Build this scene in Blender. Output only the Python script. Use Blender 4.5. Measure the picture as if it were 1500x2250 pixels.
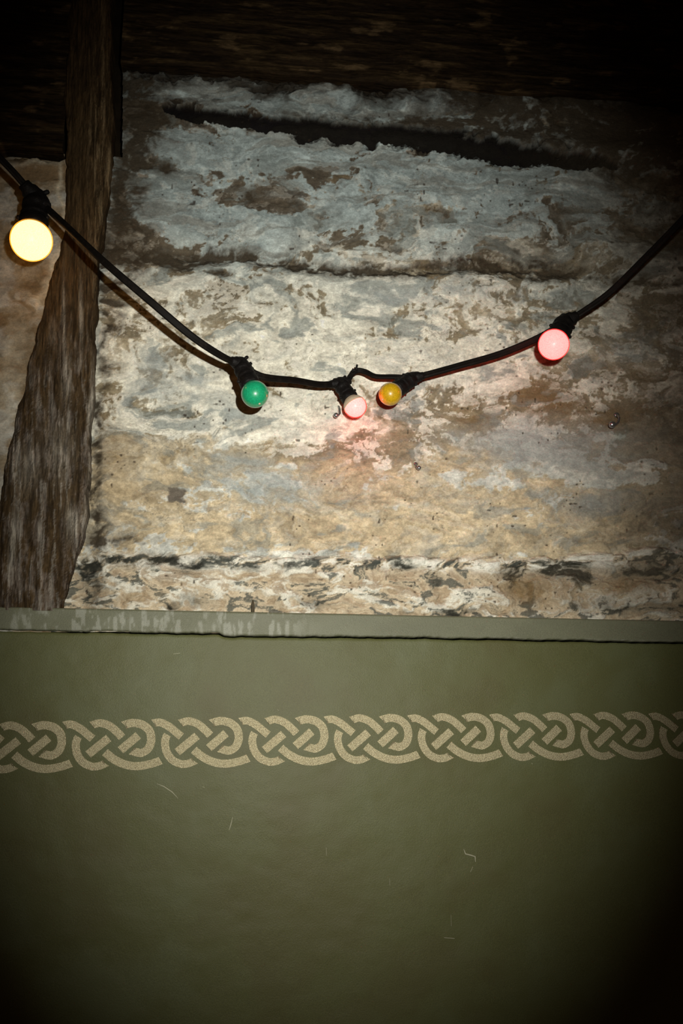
import bpy, bmesh, math, random
import numpy as np
from mathutils import Vector, Matrix

for o in list(bpy.data.objects):
    bpy.data.objects.remove(o)
scene = bpy.context.scene
COL = scene.collection
random.seed(4)

# ------------------------------------------------------------------ camera
FPX = 2000.0                      # focal length in pixels of the 1500 x 2250 frame
PITCH, YAW = math.radians(13.5), math.radians(6.3)
CAM = Vector((0.0, -1.5, 1.5))
cd = bpy.data.cameras.new('camera')
cd.sensor_fit = 'HORIZONTAL'
cd.sensor_width = 24.0
cd.lens = 32.0
cd.clip_start = 0.02
cam = bpy.data.objects.new('camera', cd)
cam.location = CAM
cam.rotation_euler = (math.pi / 2 + PITCH, 0, -YAW)
COL.objects.link(cam)
scene.camera = cam
ROT = cam.rotation_euler.to_matrix()
RT = np.array(ROT)

def P(px, py, gap=0.0):
    """point of the wall plane (gap metres in front of it) that the photo shows at px, py"""
    d = ROT @ Vector(((px - 750) / FPX, -(py - 1125) / FPX, -1.0))
    k = (-gap - CAM.y) / d.y
    return CAM + d * k

def project(X, Y, Z):
    d = np.stack([X - CAM.x, Y - CAM.y, Z - CAM.z], -1)
    c = d @ RT
    return 750 + FPX * c[..., 0] / -c[..., 2], 1125 - FPX * c[..., 1] / -c[..., 2]

# ------------------------------------------------------------------ world, flash, exposure
w = bpy.data.worlds.new('night')
scene.world = w
w.use_nodes = True
w.node_tree.nodes['Background'].inputs[0].default_value = (1.0, 0.50, 0.17, 1)
w.node_tree.nodes['Background'].inputs[1].default_value = 0.015

fl = bpy.data.lights.new('camera_flash', 'SPOT')
fl.energy = 101.0
fl.color = (1.0, 0.965, 0.88)
fl.shadow_soft_size = 0.009
fl.spot_size = math.radians(76)
fl.spot_blend = 1.0
flash = bpy.data.objects.new('camera_flash', fl)
flash.location = CAM + Vector((0.085, 0.0, 0.125))
aim = P(715, 1085)
flash.rotation_euler = (aim - flash.location).to_track_quat('-Z', 'Y').to_euler()
flash.scale = (0.665, 1.0, 1.0)      # the reflector's beam is taller than wide (camera held upright)
COL.objects.link(flash)

vs = scene.view_settings
vs.view_transform = 'Standard'
vs.look = 'None'
vs.exposure = 0.0
vs.gamma = 1.0
vs.use_curve_mapping = False

# ------------------------------------------------------------------ helpers
def tag(o, label=None, cat=None, group=None, kind=None):
    if label: o['label'] = label
    if cat: o['category'] = cat
    if group: o['group'] = group
    if kind: o['kind'] = kind
    return o

def empty(name, loc):
    o = bpy.data.objects.new(name, None)
    o.empty_display_size = 0.02
    o.location = loc
    COL.objects.link(o)
    return o

def link(name, me, mat=None, parent=None):
    o = bpy.data.objects.new(name, me)
    COL.objects.link(o)
    if mat: me.materials.append(mat)
    if parent is not None:
        o.parent = parent
        if parent.type == 'EMPTY' or True:
            o.matrix_parent_inverse = Matrix.Translation(-parent.location)
    return o

def mesh_np(name, verts, quads, colors=None, smooth=True):
    me = bpy.data.meshes.new(name)
    n, m = len(verts), len(quads)
    me.vertices.add(n)
    me.vertices.foreach_set('co', np.ascontiguousarray(verts, np.float32).ravel())
    k = quads.shape[1]
    me.loops.add(m * k)
    me.loops.foreach_set('vertex_index', np.ascontiguousarray(quads, np.int32).ravel())
    me.polygons.add(m)
    me.polygons.foreach_set('loop_start', np.arange(m, dtype=np.int32) * k)
    me.polygons.foreach_set('use_smooth', np.full(m, smooth, dtype=bool))
    me.update(calc_edges=True)
    if colors is not None:
        a = me.color_attributes.new('tint', 'FLOAT_COLOR', 'POINT')
        c = np.ones((n, 4), np.float32)
        c[:, :3] = colors
        a.data.foreach_set('color', c.ravel())
    return me

def grid_quads(nr, nc, keep=None):
    i = np.arange(nr * nc).reshape(nr, nc)
    q = np.stack([i[:-1, :-1], i[:-1, 1:], i[1:, 1:], i[1:, :-1]], -1).reshape(-1, 4)
    if keep is not None:
        kf = keep[:-1, :-1] & keep[1:, 1:] & keep[:-1, 1:] & keep[1:, :-1]
        q = q[kf.ravel()]
    return q

def bm_mesh(name, bm, smooth=True):
    bmesh.ops.recalc_face_normals(bm, faces=bm.faces)
    me = bpy.data.meshes.new(name)
    bm.to_mesh(me)
    bm.free()
    if smooth:
        me.polygons.foreach_set('use_smooth', [True] * len(me.polygons))
    return me

# value noise ------------------------------------------------------------
def _hash(ix, iy, seed):
    h = (ix.astype(np.int64) * 374761393 + iy.astype(np.int64) * 668265263 + seed * 974634777) & 0xffffffff
    h = ((h ^ (h >> 13)) * 1274126177) & 0xffffffff
    h = ((h ^ (h >> 16)) * 2246822519) & 0xffffffff
    return ((h ^ (h >> 15)) & 0xffffff).astype(np.float32) / 8388607.5 - 1.0

def vnoise(x, y, seed):
    fx, fy = np.floor(x), np.floor(y)
    ix, iy = fx.astype(np.int64), fy.astype(np.int64)
    tx, ty = (x - fx).astype(np.float32), (y - fy).astype(np.float32)
    tx = tx * tx * tx * (tx * (tx * 6 - 15) + 10)
    ty = ty * ty * ty * (ty * (ty * 6 - 15) + 10)
    a, b = _hash(ix, iy, seed), _hash(ix + 1, iy, seed)
    c, d = _hash(ix, iy + 1, seed), _hash(ix + 1, iy + 1, seed)
    return (a + (b - a) * tx) * (1 - ty) + (c + (d - c) * tx) * ty

def fbm(x, y, octv, seed, gain=0.55):
    s, a, t = 0.0, 1.0, 0.0
    ca, sa = math.cos(0.6), math.sin(0.6)
    for k in range(octv):
        s = s + a * vnoise(x + 17.3 * k, y - 9.1 * k, seed + k * 31)
        t += a
        a *= gain
        x, y = (x * ca - y * sa) * 2.03, (x * sa + y * ca) * 2.03
    return s / t * 1.6

def fbm_axis(x, y, octv, seed, gain=0.55):        # octaves that keep the axis (grain)
    s, a, t = 0.0, 1.0, 0.0
    for k in range(octv):
        s = s + a * vnoise(x + 17.3 * k, y - 9.1 * k, seed + k * 31)
        t += a
        a *= gain
        x, y = x * 2.07, y * 1.93
    return s / t * 1.6

def sstep(a, b, x):
    t = np.clip((x - a) / (b - a), 0, 1)
    return t * t * (3 - 2 * t)

def ell(U, V, cx, cy, rx, ry, ang=0.0):
    c, s = math.cos(math.radians(ang)), math.sin(math.radians(ang))
    du, dv = U - cx, V - cy
    a, b = (du * c + dv * s) / rx, (-du * s + dv * c) / ry
    return np.exp(-(a * a + b * b))

def seg_dist(U, V, pts):
    """distance to a polyline, in the polyline's own width units (pts: x, y, halfwidth)"""
    best = np.full(U.shape, 1e9, np.float32)
    for (x0, y0, w0), (x1, y1, w1) in zip(pts[:-1], pts[1:]):
        dx, dy = x1 - x0, y1 - y0
        t = np.clip(((U - x0) * dx + (V - y0) * dy) / (dx * dx + dy * dy), 0, 1)
        d = np.hypot(U - x0 - t * dx, V - y0 - t * dy) / (w0 + (w1 - w0) * t)
        best = np.minimum(best, d)
    return best

def mix(a, b, t):
    return a + (np.asarray(b, np.float32) - a) * t[..., None]

# materials ---------------------------------------------------------------
def mat_new(name):
    m = bpy.data.materials.new(name)
    m.use_nodes = True
    nt = m.node_tree
    return m, nt, nt.nodes['Principled BSDF']

def node(nt, t, **kw):
    n = nt.nodes.new(t)
    for k, v in kw.items(): setattr(n, k, v)
    return n

def mat_tinted(name, rough, fine_scale, fine_amt, bump_scale, bump_dist, stretch=(1, 1, 1), spec=0.3, fleck=0.0, fleck_scale=110):
    """colour from the mesh's own pigment attribute, broken up by fine procedural grain and relief"""
    m, nt, b = mat_new(name)
    at = node(nt, 'ShaderNodeAttribute', attribute_name='tint')
    tc = node(nt, 'ShaderNodeTexCoord')
    mp = node(nt, 'ShaderNodeMapping')
    mp.inputs['Scale'].default_value = stretch
    nt.links.new(tc.outputs['Object'], mp.inputs[0])
    n1 = node(nt, 'ShaderNodeTexNoise')
    n1.inputs['Scale'].default_value = fine_scale
    n1.inputs['Detail'].default_value = 5
    n1.inputs['Roughness'].default_value = 0.7
    nt.links.new(mp.outputs[0], n1.inputs['Vector'])
    mr = node(nt, 'ShaderNodeMapRange')
    mr.inputs[1].default_value, mr.inputs[2].default_value = 0.28, 0.72
    mr.inputs[3].default_value, mr.inputs[4].default_value = 1 - fine_amt, 1 + fine_amt * 0.8
    nt.links.new(n1.outputs[0], mr.inputs[0])
    mx = node(nt, 'ShaderNodeVectorMath', operation='SCALE')
    nt.links.new(at.outputs['Color'], mx.inputs[0])
    nt.links.new(mr.outputs[0], mx.inputs['Scale'])
    nt.links.new(mx.outputs[0], b.inputs['Base Color'])
    if fleck:
        n3 = node(nt, 'ShaderNodeTexNoise')
        n3.inputs['Scale'].default_value = fleck_scale
        n3.inputs['Detail'].default_value = 9
        n3.inputs['Roughness'].default_value = 0.72
        n3.inputs['Distortion'].default_value = 0.6
        nt.links.new(mp.outputs[0], n3.inputs['Vector'])
        m3 = node(nt, 'ShaderNodeMapRange')
        m3.inputs[1].default_value, m3.inputs[2].default_value = 0.40, 0.60
        m3.inputs[3].default_value, m3.inputs[4].default_value = 1 - fleck, 1 + fleck * 0.7
        nt.links.new(n3.outputs[0], m3.inputs[0])
        mu = node(nt, 'ShaderNodeMath', operation='MULTIPLY')
        nt.links.new(mr.outputs[0], mu.inputs[0])
        nt.links.new(m3.outputs[0], mu.inputs[1])
        nt.links.new(mu.outputs[0], mx.inputs['Scale'])
    n2 = node(nt, 'ShaderNodeTexNoise')
    n2.inputs['Scale'].default_value = bump_scale
    n2.inputs['Detail'].default_value = 6
    nt.links.new(mp.outputs[0], n2.inputs['Vector'])
    bp = node(nt, 'ShaderNodeBump')
    bp.inputs['Strength'].default_value = 0.8
    bp.inputs['Distance'].default_value = bump_dist
    nt.links.new(n2.outputs[0], bp.inputs['Height'])
    nt.links.new(bp.outputs[0], b.inputs['Normal'])
    b.inputs['Roughness'].default_value = rough
    b.inputs['Specular IOR Level'].default_value = spec
    return m

def mat_plain(name, col, rough=0.5, metal=0.0, spec=0.5, noise=None, bump=None, coat=0.0):
    m, nt, b = mat_new(name)
    b.inputs['Base Color'].default_value = (*col, 1)
    b.inputs['Roughness'].default_value = rough
    b.inputs['Metallic'].default_value = metal
    b.inputs['Specular IOR Level'].default_value = spec
    b.inputs['Coat Weight'].default_value = coat
    b.inputs['Coat Roughness'].default_value = 0.06
    tc = node(nt, 'ShaderNodeTexCoord')
    if noise:
        sc, c2, lo, hi = noise
        n = node(nt, 'ShaderNodeTexNoise')
        n.inputs['Scale'].default_value = sc
        n.inputs['Detail'].default_value = 6
        n.inputs['Roughness'].default_value = 0.65
        nt.links.new(tc.outputs['Object'], n.inputs['Vector'])
        r = node(nt, 'ShaderNodeMapRange')
        r.inputs[1].default_value, r.inputs[2].default_value = lo, hi
        nt.links.new(n.outputs[0], r.inputs[0])
        x = node(nt, 'ShaderNodeMix', data_type='RGBA')
        x.inputs[6].default_value = (*col, 1)
        x.inputs[7].default_value = (*c2, 1)
        nt.links.new(r.outputs[0], x.inputs[0])
        nt.links.new(x.outputs[2], b.inputs['Base Color'])
    if bump:
        n = node(nt, 'ShaderNodeTexNoise')
        n.inputs['Scale'].default_value = bump[0]
        n.inputs['Detail'].default_value = 4
        nt.links.new(tc.outputs['Object'], n.inputs['Vector'])
        bp = node(nt, 'ShaderNodeBump')
        bp.inputs['Distance'].default_value = bump[1]
        nt.links.new(n.outputs[0], bp.inputs['Height'])
        nt.links.new(bp.outputs[0], b.inputs['Normal'])
    return m

def mat_bulb(name, col, emit=None, strength=0.0, coat_tint=(1, 1, 1)):
    m, nt, b = mat_new(name)
    b.inputs['Base Color'].default_value = (*col, 1)
    b.inputs['Roughness'].default_value = 0.35
    b.inputs['Coat Weight'].default_value = 1.0
    b.inputs['Coat Roughness'].default_value = 0.09
    b.inputs['Coat Tint'].default_value = (*coat_tint, 1)
    tc = node(nt, 'ShaderNodeTexCoord')
    n = node(nt, 'ShaderNodeTexNoise')
    n.inputs['Scale'].default_value = 420
    n.inputs['Detail'].default_value = 3
    nt.links.new(tc.outputs['Object'], n.inputs['Vector'])
    r = node(nt, 'ShaderNodeMapRange')
    r.inputs[1].default_value, r.inputs[2].default_value = 0.3, 0.7
    r.inputs[3].default_value, r.inputs[4].default_value = 0.72, 1.15
    nt.links.new(n.outputs[0], r.inputs[0])
    s = node(nt, 'ShaderNodeVectorMath', operation='SCALE')
    s.inputs[0].default_value = col
    nt.links.new(r.outputs[0], s.inputs['Scale'])
    nt.links.new(s.outputs[0], b.inputs['Base Color'])
    if emit:
        b.inputs['Emission Color'].default_value = (*emit, 1)
        b.inputs['Emission Strength'].default_value = strength
    return m

def mat_lit_shell(name, tint, body, share):
    """lacquered clear glass: tinted see-through shell with a thin coloured deposit and a gloss coat"""
    m, nt, b = mat_new(name)
    b.inputs['Base Color'].default_value = (*body, 1)
    b.inputs['Roughness'].default_value = 0.3
    b.inputs['Emission Color'].default_value = (*body, 1)
    b.inputs['Emission Strength'].default_value = 1.1
    tr = node(nt, 'ShaderNodeBsdfTransparent')
    tr.inputs[0].default_value = (*tint, 1)
    tc = node(nt, 'ShaderNodeTexCoord')
    n = node(nt, 'ShaderNodeTexNoise')
    n.inputs['Scale'].default_value = 500
    nt.links.new(tc.outputs['Object'], n.inputs['Vector'])
    r = node(nt, 'ShaderNodeMapRange')
    r.inputs[3].default_value, r.inputs[4].default_value = share - .18, share + .18
    nt.links.new(n.outputs[0], r.inputs[0])
    mxs = node(nt, 'ShaderNodeMixShader')
    nt.links.new(r.outputs[0], mxs.inputs[0])
    nt.links.new(b.outputs[0], mxs.inputs[1])
    nt.links.new(tr.outputs[0], mxs.inputs[2])
    nt.links.new(mxs.outputs[0], nt.nodes['Material Output'].inputs[0])
    return m

def mat_glow(name, rgb):
    m, nt, b = mat_new(name)
    b.inputs['Base Color'].default_value = (.8, .8, .8, 1)
    k = max(rgb)
    b.inputs['Emission Color'].default_value = (*[c / k for c in rgb], 1)
    b.inputs['Emission Strength'].default_value = k
    return m

M_PLASTER = mat_tinted('limewashed_plaster', 0.92, 420, 0.24, 230, 0.0012, spec=0.12, stretch=(.75, 1, 1), fleck=0.17, fleck_scale=70)
M_WOOD_V = mat_tinted('old_oak_upright', 0.8, 420, 0.5, 240, 0.003, stretch=(1, 1, 0.12), spec=0.1, fleck=0.5, fleck_scale=150)
M_WOOD_H = mat_tinted('old_oak_beam', 0.85, 300, 0.5, 190, 0.003, stretch=(0.14, 1, 1), spec=0.05, fleck=0.5, fleck_scale=120)
M_PAINT = mat_tinted('olive_satin_paint', 0.5, 900, 0.34, 500, 0.0004, spec=0.25)
M_GOLD = mat_plain('pale_gold_stencil_paint', (0.45, 0.405, 0.26), 0.45, 0.88, 0.5,
                   noise=(420, (0.30, 0.25, 0.13), 0.45, 0.75), bump=(900, 0.0010))
M_RUBBER = mat_plain('black_rubber', (0.007, 0.006, 0.0055), 0.55, 0, 0.14,
                     noise=(160, (0.022, 0.018, 0.014), 0.55, 0.85), bump=(300, 0.001))
M_CABLE = mat_plain('black_cable', (0.006, 0.005, 0.004), 0.6, 0, 0.08, noise=(90, (0.016, 0.012, 0.009), 0.5, 0.8))
M_STEEL = mat_plain('zinc_steel', (0.42, 0.43, 0.44), 0.28, 0.9, 0.5, noise=(300, (0.2, 0.19, 0.18), 0.5, 0.8))
M_NECK = mat_plain('bare_cream_glass', (0.60, 0.47, 0.33), 0.4, 0, 0.5, noise=(200, (0.42, 0.32, 0.2), 0.5, 0.8))
M_CHIP = mat_plain('bare_plaster_in_chip', (0.34, 0.33, 0.23), 0.8)

# ------------------------------------------------------------------ plaster wall between the timbers
def axis(lo, flo, fhi, hi, fine, coarse):
    a = np.arange(lo, flo, coarse)
    b = np.arange(flo, fhi, fine)
    c = np.arange(fhi, hi + coarse, coarse)
    return np.concatenate([a, b, c])

xs = axis(P(150, 800).x, P(150, 900).x + 0.001, P(1520, 700).x + 0.02, P(1520, 700).x + 0.55, 0.00135, 0.006)
zs = axis(P(750, 1395).z, P(750, 1395).z + 0.001, P(750, 120).z, P(750, 120).z + 0.03, 0.00135, 0.006)
X, Z = np.meshgrid(xs, zs)
U, V = project(X, np.zeros_like(X), Z)
U, V = U.astype(np.float32), V.astype(np.float32)

wu, wv = fbm(U / 150, V / 90, 5, 11), fbm(U / 150, V / 90, 5, 12)
Uw, Vw = U + 48 * wu, V + 26 * wv
A = fbm(Uw / 150, Vw / 66, 7, 21)
Bn = fbm(Uw / 52, Vw / 32, 6, 22)
Cn = fbm(Uw / 260, Vw / 110, 6, 23)
Fn = fbm(U / 11, V / 9, 4, 24)
Gn = fbm(Uw / 26, Vw / 18, 5, 25)
Ud, Vd = U + 9 * fbm(U / 24, V / 18, 4, 26) + 14 * wu, V + 7 * fbm(U / 24, V / 18, 4, 27) + 9 * wv
drag = fbm_axis(U / 9, V / 40, 4, 28)            # brush drag marks in the limewash

def bias(lst):
    s = np.zeros_like(U)
    for e in lst:
        s += e[-1] * ell(Ud, Vd, *e[:-1])
    return s

up = 1 - sstep(430, 730, V + 70 * Cn)            # upper field: thin blue-grey wash
low = sstep(930, 1040, V + 70 * Cn)              # lower field: bare ochre daub
under = mix(np.full(U.shape + (3,), 1.0, np.float32) * np.array((0.345, 0.295, 0.195), np.float32), (0.165, 0.138, 0.10), up)
under = mix(under, (0.55, 0.455, 0.295), low)
under = mix(under, (0.40, 0.36, 0.27), sstep(0.15, 0.6, Bn + Cn) * 0.7 * (1 - low))
under = mix(under, (0.36, 0.25, 0.10), sstep(0.2, 0.7, Cn - 0.5 * A) * 0.45)
wash = mix(np.full(U.shape + (3,), 1.0, np.float32) * np.array((0.67, 0.65, 0.54), np.float32), (0.35, 0.42, 0.415), up)
wash = mix(wash, (0.55, 0.56, 0.51), low * 0.6)

dz = ell(U, V, 820, 730, 170, 90) + ell(U, V, 1060, 880, 130, 110) + .5 * ell(U, V, 1050, 420, 250, 110)
cov = A + 0.50 * Bn + 0.40 * Gn + 0.30 * Fn + (0.10 + 0.45 * dz) * drag
cov += 0.42 * up + 0.28 * (1 - up) * (1 - low) - 0.42 * low
cov += bias([
    (620, 900, 130, 70, 0, .45), (800, 700, 190, 80, 0, .35), (480, 880, 110, 60, 0, .4), (300, 900, 60, 40, 0, .3),
    (670, 950, 90, 60, 0, .5), (900, 640, 150, 40, 0, .4), (350, 1105, 70, 22, -18, 1.0), (290, 1130, 30, 20, 0, .6),
    (600, 1090, 110, 50, 10, .55), (470, 1000, 70, 30, 0, .5), (750, 640, 250, 30, 2, .35), (980, 800, 90, 80, 0, .35),
    (1270, 1030, 90, 26, 24, .75), (1060, 950, 90, 30, 0, .3), (1120, 850, 50, 40, 0, .5), (1225, 870, 24, 12, 40, .9),
    (700, 220, 260, 26, 3, .8), (880, 215, 130, 25, 5, .6), (520, 210, 120, 16, -3, .6), (1180, 660, 40, 14, 0, .5),
    (500, 330, 180, 50, 0, .4), (1100, 420, 200, 60, 4, .5), (780, 380, 220, 60, 0, .35),
    (330, 820, 34, 16, 0, -.9), (425, 820, 30, 18, 20, -.8), (520, 680, 60, 30, 0, -.6), (700, 720, 60, 18, 0, -.5),
    (820, 730, 60, 30, 0, -.25), (1020, 900, 50, 50, 60, -.6), (1250, 900, 130, 34, 8, -1.0), (1180, 855, 60, 24, 0, -.8),
    (1400, 840, 120, 40, 10, -.7), (1450, 960, 120, 50, 0, -.8), (800, 960, 110, 26, 0, -.7), (900, 950, 60, 20, 0, -.5),
    (830, 1000, 180, 30, 0, -.8), (1050, 1100, 190, 60, 0, -.5), (330, 990, 120, 25, -8, -.6), (800, 1170, 420, 30, 0, -.8),
    (300, 1060, 70, 20, 0, -.5), (420, 1160, 120, 25, 0, -.5), (1300, 1130, 160, 50, 0, -.3),
    (345, 360, 60, 14, 6, -1.5), (300, 345, 28, 60, 0, -1.2), (265, 450, 26, 90, 0, -1.1), (300, 560, 110, 26, 8, -1.6),
    (290, 500, 60, 20, 0, -.9), (230, 800, 22, 300, 2, -.5), (345, 260, 50, 34, 0, -1.3), (300, 250, 30, 60, 0, -1.3),
    (552, 432, 26, 17, 20, -2.0), (610, 450, 70, 8, 6, -1.5), (495, 436, 22, 8, 15, -1.5), (712, 376, 26, 8, -8, -1.5),
    (830, 436, 16, 6, -10, -1.2), (865, 540, 26, 10, 15, -1.2), (1240, 467, 34, 9, -4, -1.3), (1060, 525, 90, 10, 8, -1.0),
    (1140, 545, 80, 22, 14, -1.3), (1230, 580, 110, 26, 4, -1.2), (960, 470, 60, 12, 10, -.8), (1390, 500, 60, 10, 28, -1.2),
    (1410, 400, 70, 90, 30, -.8), (1380, 580, 60, 40, 0, -.5), (460, 596, 60, 18, 0, -.4), (480, 600, 22, 7, 8, -1.2),
    (1330, 720, 90, 30, 0, -.5), (640, 645, 90, 12, 5, -.5), (1090, 690, 40, 20, 20, -.6), (1440, 690, 80, 40, 0, -.4)])
white = sstep(-0.05, 0.16, cov)
# thin second wash: haze of old limewash over the bare daub
haze = sstep(-0.25, 0.75, Cn + 0.5 * Bn + 0.3 * Fn) * 0.45
col = mix(under, wash, haze * (1 - 0.35 * low))
col = mix(col, wash, white)
m1, m2 = fbm(Uw / 19, Vw / 12, 5, 81), fbm(U / 5, V / 5, 2, 82)
col *= (1 + 0.16 * Bn + 0.20 * m1 + 0.08 * m2)[..., None]
fk = sstep(.22, .36, fbm(Uw / 38, Vw / 22, 7, 83, .62) + .12 * m2)
col = mix(col, (0.72, 0.70, 0.60), fk * (1 - up * .75) * (.75 - .55 * low))
crk = 1 - sstep(.0, .05, np.abs(fbm(Uw / 60, Vw / 34, 6, 84)) )
col = mix(col, (0.24, 0.215, 0.16), crk * sstep(0, .5, fbm(U / 120, V / 80, 3, 85)) * .6)
sm = sstep(.12, .5, fbm_axis(Uw / 120, Vw / 15, 5, 86))
col = mix(col, (0.22, 0.21, 0.175), sm * up * .5)
# cool grey mottling and rims around the flakes
rim = np.exp(-((cov - 0.02) / 0.05) ** 2)
col = mix(col, (0.74, 0.70, 0.57), rim * 0.35 * (1 - up * .7))
grey = sstep(0.25, 0.62, fbm(Uw / 90 + 7, Vw / 40, 6, 41) + 0.35 * Gn)
col = mix(col, (0.235, 0.275, 0.26), grey * (0.62 - 0.2 * low))
blu = bias([(600, 1075, 120, 40, 0, .8), (520, 1010, 90, 30, 0, .6), (330, 800, 50, 40, 0, .6), (480, 900, 60, 30, 0, .4),
            (1100, 960, 120, 40, 0, .7), (1230, 1000, 120, 40, 15, .7), (1350, 960, 120, 60, 10, .8), (1130, 1030, 60, 30, 0, .5),
            (1330, 1100, 120, 30, 0, .6), (850, 650, 60, 20, 0, .5), (430, 830, 30, 18, 0, .9), (860, 800, 50, 30, 0, .4),
            (350, 860, 60, 25, 0, .7), (1000, 640, 80, 20, 0, .4), (1400, 760, 90, 30, 0, .5)])
col = mix(col, (0.36, 0.40, 0.385), np.clip(blu + 0.35 * Gn, 0, 0.8))
# rust / ochre stains at the right and at the post edge
och = bias([(1250, 905, 120, 30, 8, .9), (1180, 860, 70, 22, 0, .7), (1150, 830, 60, 18, 0, .5), (1400, 820, 90, 26, 10, .6),
            (1060, 930, 60, 30, 30, .5), (1020, 905, 40, 40, 0, .4), (880, 960, 60, 14, 0, .4), (255, 1000, 40, 120, 0, .5),
            (240, 830, 26, 120, 0, .4), (1380, 900, 60, 30, 0, .6), (1470, 870, 60, 50, 0, .5), (330, 1090, 60, 25, 0, .4)])
col = mix(col, (0.27, 0.17, 0.065), np.clip(och * (0.75 + 0.7 * Gn) * (1 - 0.6 * white), 0, 0.85))
# bare dark daub, plus soft shading of the mid-height band painted in
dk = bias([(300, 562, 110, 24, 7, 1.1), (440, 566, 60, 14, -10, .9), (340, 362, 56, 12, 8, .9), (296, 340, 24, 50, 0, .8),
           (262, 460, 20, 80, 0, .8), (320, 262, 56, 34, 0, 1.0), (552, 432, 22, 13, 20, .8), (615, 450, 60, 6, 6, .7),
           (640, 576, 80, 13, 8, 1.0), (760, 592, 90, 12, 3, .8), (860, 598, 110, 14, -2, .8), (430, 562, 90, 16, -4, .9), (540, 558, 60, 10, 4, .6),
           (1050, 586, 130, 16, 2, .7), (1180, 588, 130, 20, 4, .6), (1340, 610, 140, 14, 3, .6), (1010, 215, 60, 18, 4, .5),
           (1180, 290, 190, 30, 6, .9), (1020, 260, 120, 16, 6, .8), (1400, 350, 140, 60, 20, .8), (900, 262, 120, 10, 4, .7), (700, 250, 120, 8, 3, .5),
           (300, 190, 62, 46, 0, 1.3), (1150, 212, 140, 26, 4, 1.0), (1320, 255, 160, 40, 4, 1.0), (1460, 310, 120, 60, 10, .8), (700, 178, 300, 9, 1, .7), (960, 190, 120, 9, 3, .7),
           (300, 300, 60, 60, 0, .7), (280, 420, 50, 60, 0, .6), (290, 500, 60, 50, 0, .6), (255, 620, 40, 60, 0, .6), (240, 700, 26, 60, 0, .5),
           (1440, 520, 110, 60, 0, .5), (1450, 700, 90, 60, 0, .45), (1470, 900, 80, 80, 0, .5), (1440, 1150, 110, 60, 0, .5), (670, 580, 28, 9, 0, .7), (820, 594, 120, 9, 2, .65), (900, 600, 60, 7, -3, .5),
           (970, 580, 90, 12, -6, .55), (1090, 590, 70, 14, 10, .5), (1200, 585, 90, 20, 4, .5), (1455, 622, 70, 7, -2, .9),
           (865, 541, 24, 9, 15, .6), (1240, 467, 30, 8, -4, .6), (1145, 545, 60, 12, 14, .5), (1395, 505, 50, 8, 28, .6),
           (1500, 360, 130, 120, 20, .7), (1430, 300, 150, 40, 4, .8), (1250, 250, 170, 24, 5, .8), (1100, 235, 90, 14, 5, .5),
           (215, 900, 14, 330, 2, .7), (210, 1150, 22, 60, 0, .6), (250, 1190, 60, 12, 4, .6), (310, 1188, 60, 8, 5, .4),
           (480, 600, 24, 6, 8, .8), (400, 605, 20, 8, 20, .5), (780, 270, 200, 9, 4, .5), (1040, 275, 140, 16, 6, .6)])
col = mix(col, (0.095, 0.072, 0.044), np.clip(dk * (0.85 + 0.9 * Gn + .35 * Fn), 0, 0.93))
# long groove high on the panel: its shade painted near-black over bare earth
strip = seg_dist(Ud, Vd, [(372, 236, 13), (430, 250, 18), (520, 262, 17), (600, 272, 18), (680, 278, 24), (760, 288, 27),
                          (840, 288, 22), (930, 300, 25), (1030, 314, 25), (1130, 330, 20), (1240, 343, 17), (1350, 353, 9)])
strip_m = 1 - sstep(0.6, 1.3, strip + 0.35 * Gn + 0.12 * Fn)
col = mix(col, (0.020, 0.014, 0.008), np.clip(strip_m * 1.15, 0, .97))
# rough sill course along the bottom
sill_line = 1222 + 0.012 * (U - 700) - 26 * sstep(1150, 1500, U) + 8 * Bn
band = sstep(-8, 10, V - sill_line)
sn = fbm(Uw / 60, Vw / 22, 8, 61, .62)
sn2 = fbm(Uw / 30 + 3, Vw / 15, 7, 62, .62)
bcol = mix(np.full(U.shape + (3,), 1.0, np.float32) * np.array((0.56, 0.47, 0.33), np.float32), (0.66, 0.64, 0.54), sstep(0.0, .35, sn))
bcol = mix(bcol, (0.40, 0.30, 0.19), sstep(.15, .5, -sn2) * 0.7)
bcol = mix(bcol, (0.13, 0.145, 0.125), sstep(.22, .5, sn2 - .3 * sn) * 0.8)
top_course = np.exp(-((V - sill_line - 14) / 16) ** 2)
bcol = mix(bcol, (0.10, 0.115, 0.10), np.clip(top_course * sstep(-.05, .35, sn2 + .2 * Gn), 0, 1) * .8)
bcol = mix(bcol, (0.74, 0.74, 0.66), np.clip(top_course * sstep(.0, .3, -sn2), 0, 1) * .85)
bd = bias([(385, 1232, 60, 12, 10, .9), (425, 1245, 30, 14, 0, 1.0), (355, 1228, 18, 12, 0, .8), (893, 1241, 24, 7, 0, 1.2),
           (1270, 1262, 60, 22, 0, 1.1), (1220, 1262, 40, 22, 0, .8), (1140, 1290, 40, 30, 0, .6), (1130, 1262, 26, 12, 0, .9),
           (1400, 1260, 90, 24, 0, .9), (1000, 1346, 40, 7, 0, .9), (385, 1335, 14, 9, 0, .9), (430, 1322, 30, 14, 0, .7),
           (700, 1332, 40, 12, 10, .6), (885, 1345, 20, 8, 0, .6), (1110, 1346, 50, 6, 0, .5), (960, 1290, 10, 40, 0, .5),
           (200, 1290, 34, 50, 0, .8), (180, 1230, 30, 40, 0, .7), (1440, 1340, 120, 16, 0, .6), (560, 1250, 20, 8, 0, .6),
           (640, 1245, 20, 8, 0, .5), (250, 1230, 50, 12, 0, .6), (330, 1240, 60, 12, 0, .5), (1300, 1320, 120, 20, 0, .4)])
bcol = mix(bcol, (0.055, 0.055, 0.042), np.clip(bd * (0.8 + .9 * sn2), 0, 0.92))
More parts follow.
